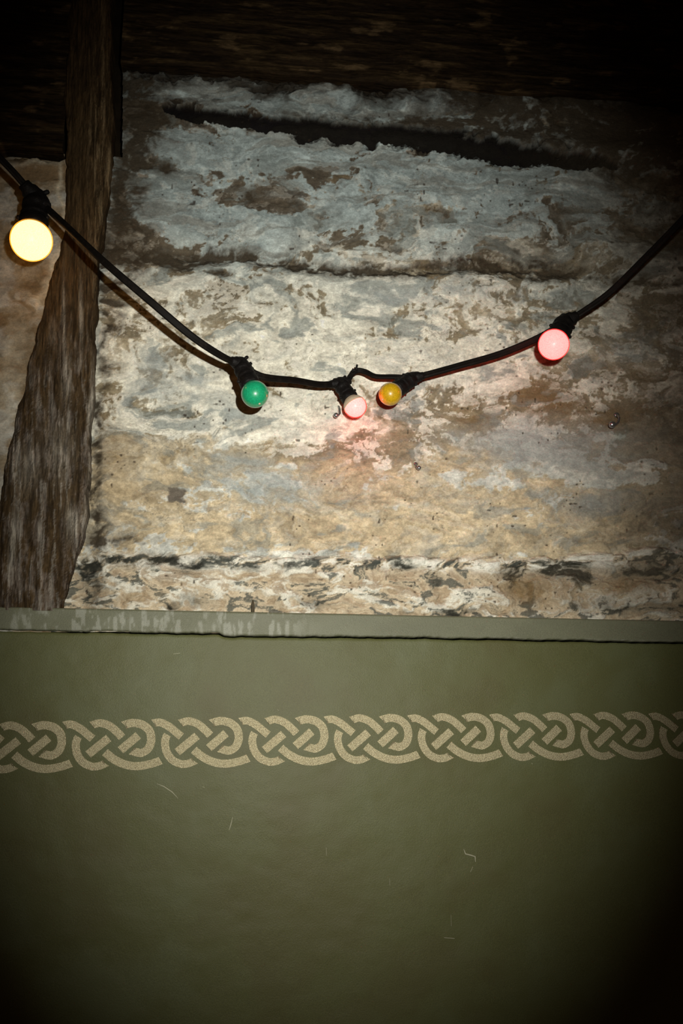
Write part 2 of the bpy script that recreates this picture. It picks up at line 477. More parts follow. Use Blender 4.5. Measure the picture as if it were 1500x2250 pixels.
obr = bias([(1150, 1300, 60, 24, 0, .8), (1380, 1290, 60, 16, 0, .7), (1250, 1300, 60, 20, 0, .4), (300, 1320, 60, 20, 0, .5)])
bcol = mix(bcol, (0.30, 0.20, 0.09), np.clip(obr * (.8 + .6 * Gn), 0, .8))
col = mix(col, (1, 1, 1), band * 0) * (1 - band[..., None]) + bcol * band[..., None]
# pin holes and specks
sp = sstep(0.80, 0.92, vnoise(U / 7.0, V / 7.0, 71)) * sstep(0.1, .5, vnoise(U / 60, V / 60, 72))
col = mix(col, (0.07, 0.045, 0.03), sp * 0.75)
# flake with bare dark backing, triangular chip
tri = np.minimum(np.minimum((Ud - 366) / 5, (400 - Ud + .35 * (Vd - 1090)) / 6), np.minimum((Vd - 1066 - .25 * (Ud - 366)) / 5, (1112 - Vd) / 5))
tri_m = sstep(0, 1, tri)
col = mix(col, (0.22, 0.19, 0.15), tri_m)
# the daub darkens right under the beam
top_dark = sstep(238, 168, V + 30 * Cn + 34 * Bn + 20 * Gn - 0.07 * (U - 700))
col = mix(col, (0.05, 0.036, 0.022), top_dark * 0.9)
# slow drift: warm brown toward the far right of the panel
rt = sstep(1050, 1560, U + 60 * Cn + 70 * A) * sstep(1350, 1050, V - 100) * (1 - 0.45 * white)
col = mix(col, (0.20, 0.165, 0.11), rt * 0.72)
lum = col.mean(-1, keepdims=True)
col = col * (np.clip(lum, .02, 1) / 0.50) ** 0.38
col = np.clip(col, 0.006, 0.9)

H = 0.0035 * Cn + 0.0016 * A + 0.0007 * Bn + 0.0002 * Fn
H += 0.0006 * white
H -= 0.013 * strip_m
H += 0.010 * np.exp(-((V - (270 + .085 * (U - 600))) / 26) ** 2) * (V < 300 + .1 * (U - 600)) * sstep(350, 450, U)
H -= 0.0032 * np.clip(dk, 0, 1)
mid = seg_dist(Ud, Vd, [(400, 560, 20), (500, 556, 14), (600, 566, 12), (700, 584, 14), (820, 592, 12), (950, 588, 12), (1100, 588, 16), (1240, 590, 18)])
H -= 0.011 * np.exp(-mid ** 2)
H += 0.004 * np.exp(-((V - 625) / 28) ** 2) * sstep(480, 620, U) * sstep(1300, 1100, U)
H += band * (0.006 + 0.004 * sn + 0.0022 * sn2) - 0.005 * np.clip(bd, 0, 1) * band
H -= 0.004 * np.exp(-((V - sill_line + 2) / 5) ** 2) * sstep(-.2, .3, sn2)
H -= 0.0016 * sp + 0.0022 * tri_m
H -= 0.018 * sstep(196, 150, V + 30 * Cn + 26 * Bn + 10 * Gn - 0.05 * (U - 700))     # runs back behind the beam
H -= 0.010 * sstep(225, 195, U + 5 * Bn)                                    # and behind the post
H = np.minimum(H, 0.0165)
keep = ~((U < 268) & (V < 345))
verts = np.stack([X, -H, Z], -1).reshape(-1, 3)
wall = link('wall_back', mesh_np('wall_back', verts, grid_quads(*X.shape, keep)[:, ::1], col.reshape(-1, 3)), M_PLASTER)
tag(wall, 'uneven limewashed plaster panel with flaking grey and ochre patches', kind='structure')

# ------------------------------------------------------------------ plaster sliver left of the post
xs = axis(P(-450, 800).x, P(-60, 800).x, P(170, 500).x, P(170, 500).x + 0.003, 0.0016, 0.006)
zs = axis(P(60, 1395).z, P(60, 1395).z + 0.001, P(60, 330).z, P(60, 320).z, 0.0016, 0.006)
X, Z = np.meshgrid(xs, zs)
U, V = project(X, np.zeros_like(X), Z)
U, V = U.astype(np.float32), V.astype(np.float32)
wu, wv = fbm(U / 90, V / 70, 5, 111), fbm(U / 90, V / 70, 5, 112)
Ud, Vd = U + 14 * wu, V + 12 * wv
a = fbm(Ud / 70, Vd / 50, 6, 113)
b = fbm(Ud / 26, Vd / 20, 5, 114)
f = fbm(U / 10, V / 9, 3, 115)
col = np.full(U.shape + (3,), 1.0, np.float32) * np.array((0.33, 0.275, 0.19), np.float32)
col = mix(col, (0.43, 0.42, 0.37), sstep(-.1, .5, a + .3 * b))
col = mix(col, (0.22, 0.155, 0.085), sstep(.1, .6, -a + .4 * b))
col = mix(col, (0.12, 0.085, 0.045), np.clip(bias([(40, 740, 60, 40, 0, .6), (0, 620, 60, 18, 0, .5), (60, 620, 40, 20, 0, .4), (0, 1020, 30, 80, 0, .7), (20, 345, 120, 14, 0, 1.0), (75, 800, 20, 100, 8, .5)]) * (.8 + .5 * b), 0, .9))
col = mix(col, (0.62, 0.56, 0.42), np.clip(bias([(140, 430, 5, 70, 0, .9), (90, 362, 50, 5, 3, .9), (120, 590, 9, 60, 14, .9), (90, 650, 8, 40, 20, .5), (40, 770, 30, 60, 0, .35), (15, 880, 25, 60, 0, .4)]), 0, .8))
col *= (1 + .15 * b + .12 * f)[..., None]
H = 0.003 * a + 0.0012 * b + 0.0003 * f + 0.003 * ell(U, V, 90, 362, 60, 8) - 0.02 * sstep(352, 338, V + 6 * b)
verts = np.stack([X, -H, Z], -1).reshape(-1, 3)
wl = link('wall_left', mesh_np('wall_left', verts, grid_quads(*X.shape), np.clip(col, .01, .9).reshape(-1, 3)), M_PLASTER)
tag(wl, 'narrow brown plaster panel left of the timber post', kind='structure')

# ------------------------------------------------------------------ black backing sheet added so the gaps between timbers stay dark
a, b_ = P(-620, 2420, -.06), P(2300, -300, -.06)
core = link('wall_gap_backing', mesh_np('wall_gap_backing', np.array([(a.x - .3, .06, 0.6), (b_.x + .3, .06, 0.6), (b_.x + .3, .06, b_.z + .2), (a.x - .3, .06, b_.z + .2)]),
            np.array([[0, 1, 2, 3]])), mat_plain('gap_black_backing', (0.010, 0.007, 0.004), .95, 0, .05, noise=(30, (.02, .014, .008), .4, .7)))
tag(core, 'black backing sheet added to keep the gaps between timbers dark', kind='structure')

# ------------------------------------------------------------------ oak post
def interp(t, pts):
    return np.interp(t, [p[0] for p in pts], [p[1] for p in pts])

PL = [(-160, 152), (0, 150), (120, 148), (200, 143), (350, 140), (500, 138), (560, 128), (640, 106), (750, 76), (850, 50), (950, 22), (1050, 2), (1200, -14), (1400, -30)]
PR = [(-160, 246), (0, 244), (330, 246), (400, 241), (500, 226), (600, 213), (700, 209), (860, 201), (1000, 195), (1100, 190), (1170, 182), (1205, 166), (1330, 136), (1400, 132)]
nr, nc = 620, 96
vv = np.linspace(-160, 1341, nr)
ss = np.linspace(-0.16, 1.16, nc)
S, VV = np.meshgrid(ss, vv)
nz1 = fbm(VV / 60, VV * 0 + 3.3, 4, 131)
le = interp(vv, PL)[:, None] + 5 * fbm(VV / 45, VV * 0 + 1, 4, 132)
re = interp(vv, PR)[:, None] + 4 * fbm(VV / 40, VV * 0 + 9, 4, 133)
Sc = np.clip(S, 0, 1)
UU = le + (re - le) * Sc
grain = fbm_axis(UU / 6, VV / 90, 6, 134, .68)
big = fbm_axis(UU / 34, VV / 210, 4, 135)
mott = fbm(UU / 14, VV / 40, 7, 136, .65)
prof = 0.024 - 0.007 * sstep(1150, 1335, VV) + 0.005 * big + 0.0022 * grain - 0.010 * (np.abs(Sc - 0.5) * 2) ** 6
edge = np.clip(np.abs(S - 0.5) - 0.5, 0, None) / 0.16
gap = prof - edge * 0.045
pt = np.array([[P(UU[i, j], VV[i, j], 0.022) for j in (0, nc - 1)] for i in range(nr)])
# world x runs linearly between the two projected edges, so the post keeps its true taper
xl, xr, zz = pt[:, 0, 0][:, None], pt[:, 1, 0][:, None], pt[:, :, 2].mean(1)[:, None]
XX = xl + (xr - xl) * Sc
ZZ = np.broadcast_to(zz, XX.shape)
lowp = sstep(640, 980, VV + 60 * mott)
col = np.full(UU.shape + (3,), 1.0, np.float32) * np.array((0.060, 0.038, 0.017), np.float32)
col = mix(col, (0.16, 0.115, 0.062), np.clip(sstep(-.1, .5, grain) * ell(UU, VV, 222, 380, 26, 330) * 1.2, 0, .9))
col = mix(col, (0.135, 0.108, 0.085), lowp * sstep(-.25, .45, mott + .35 * grain) * .85)
col = mix(col, (0.23, 0.215, 0.18), lowp * sstep(.2, .6, grain + .3 * mott) * .5)
col = mix(col, (0.045, 0.029, 0.014), sstep(.15, .55, -grain - .3 * big) * .7)
pale = np.zeros_like(UU)
for (cx, cy, rx, ry, an, k) in [(198, 980, 4, 130, 1, .8), (192, 1090, 6, 50, 4, .9), (158, 1150, 14, 34, 0, .8), (140, 690, 3, 60, 0, .8), (178, 700, 4, 60, 0, .5),
                                (72, 690, 5, 36, 20, .8), (200, 880, 4, 40, 8, .6), (30, 1190, 8, 60, 5, .7), (60, 1030, 26, 50, 0, .4), (130, 990, 30, 60, 0, .4), (145, 830, 10, 50, 0, .4)]:
    pale += k * ell(UU, VV, cx, cy, rx, ry, an)
col = mix(col, (0.42, 0.39, 0.32), np.clip(pale * (.75 + .6 * grain), 0, .85))
col *= (1 + .2 * grain)[..., None]
verts = np.stack([XX, -gap, ZZ], -1).reshape(-1, 3)
post = link('timber_post', mesh_np('timber_post', verts, grid_quads(nr, nc)[:, ::-1], np.clip(col, .006, .8).reshape(-1, 3)), M_WOOD_V)
tag(post, 'dark weathered oak upright with pale grain, widening toward its foot', 'timber post')

# ------------------------------------------------------------------ oak beams across the top
def beam(name, label, u0, u1, vtop, vbot, proud, seed, warm):
    x0, x1 = P(u0, 150).x, P(u1, 150).x
    z0, z1 = P(0.5 * (max(u0, 0) + min(u1, 1500)), vbot).z, P(750, vtop).z
    nx, nzv = (520, 190) if x1 - x0 > 0.6 else (190, 190)
    xa = np.linspace(x0, x1, nx)
    ta = np.linspace(0, 1, nzv)
    XX, TT = np.meshgrid(xa, ta)
    wav = 0.006 * fbm(XX / 0.12, XX * 0 + seed, 5, 150 + seed)
    ZZ = z0 + wav * (1 - TT) + (z1 - z0) * np.clip((TT - 0.06) / 0.94, 0, 1)
    g = fbm_axis(XX / 0.09, ZZ / 0.007, 5, 160 + seed)
    bg = fbm_axis(XX / 0.3, ZZ / 0.035, 4, 170 + seed)
    m = fbm(XX / 0.05, ZZ / 0.02, 5, 180 + seed)
    gapv = proud + 0.003 * bg + 0.0018 * g - 0.05 * np.clip((0.06 - TT) / 0.06, 0, 1)
    c = np.full(XX.shape + (3,), 1.0, np.float32) * np.array((0.022, 0.014, 0.007), np.float32)
    c = mix(c, (0.05, 0.033, 0.015), sstep(.15, .6, g + .3 * m) * .7)
    c = mix(c, (0.015, 0.010, 0.006), sstep(.1, .5, -g - .3 * bg) * .8)
    c = mix(c, (0.12, 0.08, 0.04), sstep(.5, .8, m) * warm)
    v = np.stack([XX, -gapv, ZZ], -1).reshape(-1, 3)
    o = link(name, mesh_np(name, v, grid_quads(nzv, nx), np.clip(c, .004, .8).reshape(-1, 3)), M_WOOD_H)
    return tag(o, label, 'timber beam', 'timber beams above the plaster')

beam('timber_beam', 'long blackened oak beam above the big plaster panel', 266, 1980, -260, 190, 0.012, 1, .55)
beam('timber_beam', 'short dark beam end left of the timber post', -450, 156, -260, 338, 0.012, 2, .7)

# ------------------------------------------------------------------ dado rail and olive dado below
RT0, RT1 = (0, 1333), (1500, 1364)       # upper edge of the rail
RB0, RB1 = (0, 1382), (1500, 1410)       # lower edge

def line(a, b, px):
    return a[1] + (b[1] - a[1]) * (px - a[0]) / (b[0] - a[0])

RG = 0.019
pxs = np.concatenate([np.linspace(-620, -20, 40), np.linspace(-15, 1515, 520), np.linspace(1530, 2300, 40)])
rag = fbm(pxs / 30, pxs * 0 + 5, 4, 201) * 1.6 + 4 * sstep(478, 492, pxs) - 4 * sstep(430, 480, pxs) * sstep(492, 478, pxs) * .6 - 4 * sstep(492, 900, pxs)
rows = [('back_top', 0.0, -0.005), ('top', 0.0, RG - 0.0022), ('f0', 0.05, RG)] + [('f', t, RG) for t in np.linspace(0.1, 0.92, 22)] + [('f1', 0.97, RG - 0.0004), ('bot', 1.0, RG - 0.002), ('under', 1.0, 0.0)]
V3, C3 = [], []
for nm, t, g in rows:
    for i, px in enumerate(pxs):
        yt, yb = line(RT0, RT1, px), line(RB0, RB1, px) + rag[i]
        p = P(px, yt + (yb - yt) * t, RG)
        wob = 0.0006 * math.sin(px / 90.0) + 0.0005 * math.sin(px / 37.0 + t * 3)
        V3.append((p.x, -(g + (wob if g > 0.01 else 0)), p.z))
        C3.append((px, t))
V3, C3 = np.array(V3), np.array(C3, np.float32)
cu, ct = C3[:, 0], C3[:, 1]
rc = np.full((len(cu), 3), 1.0, np.float32) * np.array((0.148, 0.153, 0.098), np.float32)
stk = fbm_axis(cu / 9, ct * 1.2, 4, 211)
pat = fbm(cu / 50, ct * 1.5 + 4, 4, 212)
wear = sstep(.0, .6, stk + .5 * pat) * sstep(720, 560, cu) * (.35 + .9 * np.clip(ell(cu, ct, 590, .5, 60, .5) + ell(cu, ct, 230, .6, 140, .4) + ell(cu, ct, 495, .4, 14, .6), 0, 1))
rc = mix(rc, (0.36, 0.37, 0.31), np.clip(wear, 0, .5))
rc = mix(rc, (0.30, 0.30, 0.24), np.clip(sstep(.93, 1, ct) * (.4 + .6 * stk), 0, 1))
rc *= (1 + .07 * pat)[:, None]
rail = link('trim_1', mesh_np('trim_1', V3, grid_quads(len(rows), len(pxs))[:, ::-1], rc), M_PAINT)
tag(rail, 'olive painted capping board with scuffed left half and ragged lower edge', kind='structure')

DG = 0.010
pxs = np.concatenate([np.linspace(-620, -20, 30), np.linspace(-10, 1510, 330), np.linspace(1530, 2300, 30)])
rag2 = np.interp(pxs, np.concatenate([np.linspace(-620, -20, 40), np.linspace(-15, 1515, 520), np.linspace(1530, 2300, 40)]), rag)
nt_ = 260
V3, C3 = [], []
for k in range(nt_ + 2):
    for i, px in enumerate(pxs):
        ytop = line(RB0, RB1, px) + rag2[i] * .9 + 5.0
        if k == 0:
            p = P(px, ytop, DG); V3.append((p.x, 0.02, p.z)); C3.append((px, ytop)); continue
        t = (k - 1) / nt_
        y = ytop + (2420 - ytop) * t
        p = P(px, y, DG)
        V3.append((p.x, -DG, p.z)); C3.append((px, y))
V3, C3 = np.array(V3), np.array(C3, np.float32)
cu, cv = C3[:, 0], C3[:, 1]
h = 0.0012 * fbm(cu / 300, cv / 200, 4, 221) + 0.0003 * fbm(cu / 60, cv / 60, 4, 222)
edge0 = np.zeros(len(cu)); edge0[len(pxs):2 * len(pxs)] = 0.0015
V3[len(pxs):, 1] += (-h + edge0)[len(pxs):]
dc = np.full((len(cu), 3), 1.0, np.float32) * np.array((0.097, 0.101, 0.037), np.float32)
cl = fbm(cu / 170, cv / 200, 6, 223)
dc = mix(dc, (0.110, 0.120, 0.054), np.clip(sstep(.0, .7, cl), 0, 1) * .7)
dc = mix(dc, (0.088, 0.080, 0.028), np.clip(sstep(.0, .7, -cl), 0, 1) * .5)
dado = link('wall_lower', mesh_np('wall_lower', V3, grid_quads(nt_ + 2, len(pxs))[:, ::-1], dc), M_PAINT)
tag(dado, 'smooth olive green painted dado with a stencilled gold knotwork border', kind='structure')

# small scratches through the paint
def strip_mesh(name, pts, gap, wid, thick=0.0004):
    bm = bmesh.new()
    rowsv = []
    n = len(pts)
    for i, p in enumerate(pts):
        a, c = pts[max(i - 1, 0)], pts[min(i + 1, n - 1)]
        t = Vector((c[0] - a[0], c[1] - a[1])).normalized()
        nrm = Vector((-t.y, t.x)) * wid * (0.35 if i in (0, n - 1) else 1.0)
        r = []
        for s in (-1, 1):
            q = P(p[0] + nrm.x * s, p[1] + nrm.y * s, gap)
            r.append((bm.verts.new((q.x, -(gap + thick), q.z)), bm.verts.new((q.x, -(gap - 0.001), q.z))))
        rowsv.append(r)
    for a, c in zip(rowsv[:-1], rowsv[1:]):
        bm.faces.new((a[0][0], a[1][0], c[1][0], c[0][0]))
        bm.faces.new((a[0][0], c[0][0], c[0][1], a[0][1]))
        bm.faces.new((a[1][0], a[1][1], c[1][1], c[1][0]))
    for r in (rowsv[0], rowsv[-1]):
        bm.faces.new((r[0][0], r[0][1], r[1][1], r[1][0]))
    return bm_mesh(name, bm, False)

for pts, wd in [([(1018, 1866), (1022, 1876), (1034, 1879), (1043, 1882), (1044, 1894)], 1.3), ([(1038, 1904), (1033, 1916)], 1.0),
                ([(345, 1722), (360, 1728), (378, 1740), (391, 1754)], .9), ([(511, 1795), (507, 1812), (503, 1824)], .9),
                ([(381, 1437), (396, 1435)], 1.2), ([(716, 1862), (717, 1880)], .8), ([(990, 2010), (991, 2035)], .7),
                ([(975, 2060), (998, 2062)], 1.6), ([(855, 1930), (856, 1945)], .7), ([(1167, 1677), (1169, 1678.5)], 1.4),
                ([(609, 1558), (612, 1562)], .9), ([(445, 1728), (449, 1731)], 1.0)]:
    link('paint_scratch', strip_mesh('paint_scratch', pts, DG, wd, 0.0011), M_CHIP, dado)

# ------------------------------------------------------------------ stencilled knotwork, stroke by stroke
def catmull(pts, n=7):
    out = []
    q = [pts[0]] + list(pts) + [pts[-1]]
    for i in range(1, len(q) - 2):
        p0, p1, p2, p3 = (np.array(q[i + k], float) for k in (-1, 0, 1, 2))
        for t in np.linspace(0, 1, n, endpoint=False):
            out.append(0.5 * ((2 * p1) + (-p0 + p2) * t + (2 * p0 - 5 * p1 + 4 * p2 - p3) * t * t + (-p0 + 3 * p1 - 3 * p2 + p3) * t ** 3))
    out.append(np.array(pts[-1], float))
    return out

STROKES = [   # centre line, half widths in thirds of a pixel, cut vectors at both ends
    ([(737, 200), (724, 246), (737, 310), (775, 362), (830, 389), (878, 386), (914, 370)], 25, (1, .55), (1, .62)),
    ([(648, 126), (690, 122), (745, 148), (790, 184), (826, 213)], 25, (.62, .78), None),
    ([(817, 126), (868, 113), (925, 131), (973, 169), (1008, 205)], 25, (.66, .75), None),
    ([(804, 313), (925, 208)], 27, None, None),
    ([(1003, 287), (1107, 191)], 27, None, None),
    ([(1017, 125), (1070, 112), (1127, 124), (1172, 160), (1189, 218), (1176, 272), (1138, 302), (1106, 300), (1078, 292)], 26, (.75, .66), (.75, -.66)),
    ([(908, 298), (960, 340), (1030, 375), (1110, 388), (1190, 375), (1256, 352)], 26, None, (.5, .86)),
]
ORIG = P(500 + 697 / 3, 1540 + 250 / 3, DG)
PERIOD = 0.0
MARKS = [(150, 1626), (351.7, 1622), (545, 1620), (732.3, 1623), (916.7, 1621), (1093, 1617), (1268, 1617), (1443, 1617)]
mx = [P(a, 1620, DG).x for a, b in MARKS]
k = np.arange(len(mx)) - 3
PERIOD, OX = np.polyfit(k, mx, 1)
SH = ORIG.x - OX
BOT = [(190, 1693), (393, 1689), (590, 1683), (780, 1678.5), (960, 1675), (1150, 1673), (1320, 1670)]   # lowest points of the curls
bz = [P(a, b, DG).z for a, b in BOT]
ZC = np.polyfit(np.arange(7) - 3, bz, 2)
stroke_meshes = []
for cl_, hw, c0, c1 in STROKES:
    pts = catmull(cl_) if len(cl_) > 2 else [np.array(cl_[0], float) * (1 - t) + np.array(cl_[1], float) * t for t in np.linspace(0, 1, 5)]
    bm = bmesh.new()
    prev = None
    for i, p in enumerate(pts):
        t = pts[min(i + 1, len(pts) - 1)] - pts[max(i - 1, 0)]
        t = t / np.linalg.norm(t)
        nrm = np.array((-t[1], t[0])) * hw
        cut = c0 if i == 0 else c1 if i == len(pts) - 1 else None
        if cut is not None:
            cvec = np.array(cut, float)
            cvec /= np.linalg.norm(cvec)
            if cvec @ nrm < 0: cvec = -cvec
            nrm = cvec * hw / max(abs(cvec @ nrm) / hw, .55)
        r = []
        for s in (-1, 1):
            q = P(500 + (p[0] + nrm[0] * s) / 3, 1540 + (p[1] + nrm[1] * s) / 3, DG) - ORIG
            r.append((bm.verts.new((q.x, -0.0022, q.z)), bm.verts.new((q.x * 1.0, 0.001, q.z))))
        if prev:
            bm.faces.new((prev[0][0], prev[1][0], r[1][0], r[0][0]))
            bm.faces.new((prev[0][0], r[0][0], r[0][1], prev[0][1]))
            bm.faces.new((prev[1][0], prev[1][1], r[1][1], r[1][0]))
        else:
            bm.faces.new((r[0][0], r[0][1], r[1][1], r[1][0]))
        prev = r
    bm.faces.new((prev[0][0], prev[1][0], prev[1][1], prev[0][1]))
    me = bm_mesh('stencil_stroke', bm, False)
    me.materials.append(M_GOLD)
    stroke_meshes.append(me)
z3 = np.polyval(ZC, 0)
for kk in range(-5, 8):
    for me in stroke_meshes:
        o = bpy.data.objects.new('stencil_stroke', me)
        COL.objects.link(o)
        o.parent = dado
        kc = max(-4, min(kk, 5))
        o.location = (ORIG.x + PERIOD * kk, -DG, ORIG.z + (np.polyval(ZC, kc) - z3))

# ------------------------------------------------------------------ festoon string
def tube(bm, pts, rad, seg=10, cap=True):
    rings = []
    for i, p in enumerate(pts):
        t = (pts[min(i + 1, len(pts) - 1)] - pts[max(i - 1, 0)]).normalized()
        n = Vector((0, -1, 0)) - t * t.dot(Vector((0, -1, 0)))
        if n.length < 0.05: n = Vector((0, 0, 1)) - t * t.z
        n.normalize()
        b = t.cross(n)
        r = rad[i] if hasattr(rad, '__len__') else rad
        rings.append([bm.verts.new(p + (n * math.cos(a) + b * math.sin(a)) * r) for a in np.linspace(0, 2 * math.pi, seg, endpoint=False)])
    for a, c in zip(rings[:-1], rings[1:]):
        for j in range(seg):
            bm.faces.new((a[j], a[(j + 1) % seg], c[(j + 1) % seg], c[j]))
    if cap:
        bm.faces.new(rings[0][::-1]); bm.faces.new(rings[-1])

def smooth_path(pts, n=9):
    ps = [P(*p) for p in pts]
    q = [ps[0] * 2 - ps[1]] + ps + [ps[-1] * 2 - ps[-2]]
    out = []
    for i in range(1, len(q) - 2):
        p0, p1, p2, p3 = q[i - 1:i + 3]
        for t in np.linspace(0, 1, n, endpoint=False):
            out.append(0.5 * ((2 * p1) + (-p0 + p2) * t + (2 * p0 - 5 * p1 + 4 * p2 - p3) * t * t + (-p0 + 3 * p1 - 3 * p2 + p3) * t ** 3))
    out.append(ps[-1])
    return out

def flat_cable(pts, r=0.0030, sep=0.0029, twist=None):
    """two cores side by side in one flat jacket"""
    path = smooth_path(pts)
    bm = bmesh.new()
    prof = []
    for sgn in (1, -1):
        for a in np.linspace(-0.5 * math.pi - .55, 0.5 * math.pi + .55, 9):
            prof.append((sgn * sep + sgn * r * math.cos(a), sgn * r * math.sin(a)))
    rings = []
    n_ = len(path)
    for i, p in enumerate(path):
        t = (path[min(i + 1, n_ - 1)] - path[max(i - 1, 0)]).normalized()
        n = Vector((0, -1, 0)) - t * t.dot(Vector((0, -1, 0)))
        n.normalize()
        b = t.cross(n)
        ang = 0.25 * math.sin(i * 0.13 + len(pts)) + (twist(i / n_) if twist else 0)
        bb, nn = b * math.cos(ang) + n * math.sin(ang), n * math.cos(ang) - b * math.sin(ang)
        rings.append([bm.verts.new(p + bb * u + nn * v) for u, v in prof])
    m = len(prof)
    for a, c in zip(rings[:-1], rings[1:]):
        for j in range(m):
            bm.faces.new((a[j], a[(j + 1) % m], c[(j + 1) % m], c[j]))
    bm.faces.new(rings[0][::-1]); bm.faces.new(rings[-1])
    return bm_mesh('cable', bm)

HL = dict(amber=(80, 437, .115), green=(529, 801, .125), pink=(747, 842, .052), yellow=(907, 831, .072), red=(1240, 708, .100))
festoon = empty('festoon_cable', P(*HL['pink']))
tag(festoon, 'black rubber festoon cable with five lampholders sagging across the wall', 'light string')
CABLES = [
    [(-330, 20, .27), (-200, 150, .23), (-70, 280, .19), (20, 368, .15), HL['amber']],
    [HL['amber'], (132, 484, .14), (225, 572, .195), (330, 662, .20), (420, 738, .18), (488, 783, .15), HL['green']],
    [HL['green'], (575, 827, .118), (650, 836, .088), (705, 845, .066), HL['pink']],
    [HL['pink'], (764, 836, .053), (773, 822, .053), (786, 814, .052), (803, 817, .054), (826, 827, .060), (868, 828, .068), HL['yellow']],
    [HL['yellow'], (938, 823, .078), (1010, 803, .086), (1100, 777, .090), (1185, 741, .096), HL['red']],
    [HL['red'], (1277, 687, .112), (1340, 642, .145), (1410, 574, .20), (1500, 482, .27), (1620, 350, .35), (1760, 190, .44)]]
for i, c in enumerate(CABLES):
    r = (0.0030, 0.0029) if i != 3 else (0.0027, 0.0019)
    link('cable', flat_cable(c, *r), M_CABLE, festoon)
# wire tie that knots the cable up beside the pink bulb
bm = bmesh.new()
tube(bm, [P(784, 815, .058), P(779, 814, .060), P(774.5, 811.5, .060), P(773, 814.5, .058), P(777, 817, .056)], 0.0021, 8)
tube(bm, [P(783, 815, .058), P(782.5, 810, .060), P(784.5, 801, .062)], [0.0018, 0.0019, 0.0016], 8)
link('wire_tie', bm_mesh('wire_tie', bm), M_RUBBER, festoon)

def lathe(bm, prof, origin, ax, seg=40, close0=True, close1=True, wob=0.0):
    """prof: (distance along ax, radius)"""
    ax = ax.normalized()
    n = ax.orthogonal().normalized()
    b = ax.cross(n)
    rings = []
    for k, (t, r) in enumerate(prof):
        rr = []
        for j in range(seg):
            a = 2 * math.pi * j / seg
            f = 1 + wob * (math.sin(a * 5 + k * 1.7) * .5 + math.sin(a * 9 - k * 2.3) * .4 + random.uniform(-.5, .5))
            rr.append(bm.verts.new(origin + ax * t + (n * math.cos(a) + b * math.sin(a)) * r * f))
        rings.append(rr)
    for a, c in zip(rings[:-1], rings[1:]):
        for j in range(seg):
            bm.faces.new((a[j], a[(j + 1) % seg], c[(j + 1) % seg], c[j]))
    if close0: bm.faces.new(rings[0][::-1])
    if close1: bm.faces.new(rings[-1])

def cable_dir(idx, end):
    p = smooth_path(CABLES[idx])
    return ((p[4] - p[0]) if end == 0 else (p[-5] - p[-1])).normalized()

BULBS = [  # key, pixel centre, gap, pixel radius, cable in / out, share of the globe that is bare neck
    ('amber', (69, 528), .135, 45.5, 0, 1, .62), ('green', (560, 866), .150, 30.3, 1, 2, .60),
    ('pink', (780, 893), .066, 25.5, 2, 3, .08), ('yellow', (857, 866), .088, 25.5, 3, 4, .52), ('red', (1216, 757), .150, 34, 4, 5, .60)]
BMAT = dict(
    amber=mat_lit_shell('lit_amber_lacquer', (1.0, .92, .72), (1.0, .42, .04), .62),
    green=mat_bulb('green_lacquer', (0.010, 0.36, 0.16)),
    pink=mat_lit_shell('lit_pink_lacquer', (1.0, .80, .80), (0.85, .05, .045), .66),
    yellow=mat_bulb('yellow_lacquer', (0.60, 0.36, 0.008)),
    red=mat_lit_shell('lit_rose_lacquer', (1.0, .76, .76), (0.9, .035, .035), .62))
CORE = dict(amber=mat_glow('amber_core', (4.6, 2.9, 1.25)), pink=mat_glow('pink_core', (19.0, .88, .78)), red=mat_glow('rose_core', (9.0, .90, .82)))
BLAB = dict(amber='large glowing amber bulb hanging in front of the timber post',
            green='unlit green round bulb at the low left of the cable',
            pink='lit pink bulb with bare cream neck, lowest on the cable',
            yellow='unlit yellow round bulb right of the pink one',
            red='brightly glowing rose red bulb at the right')
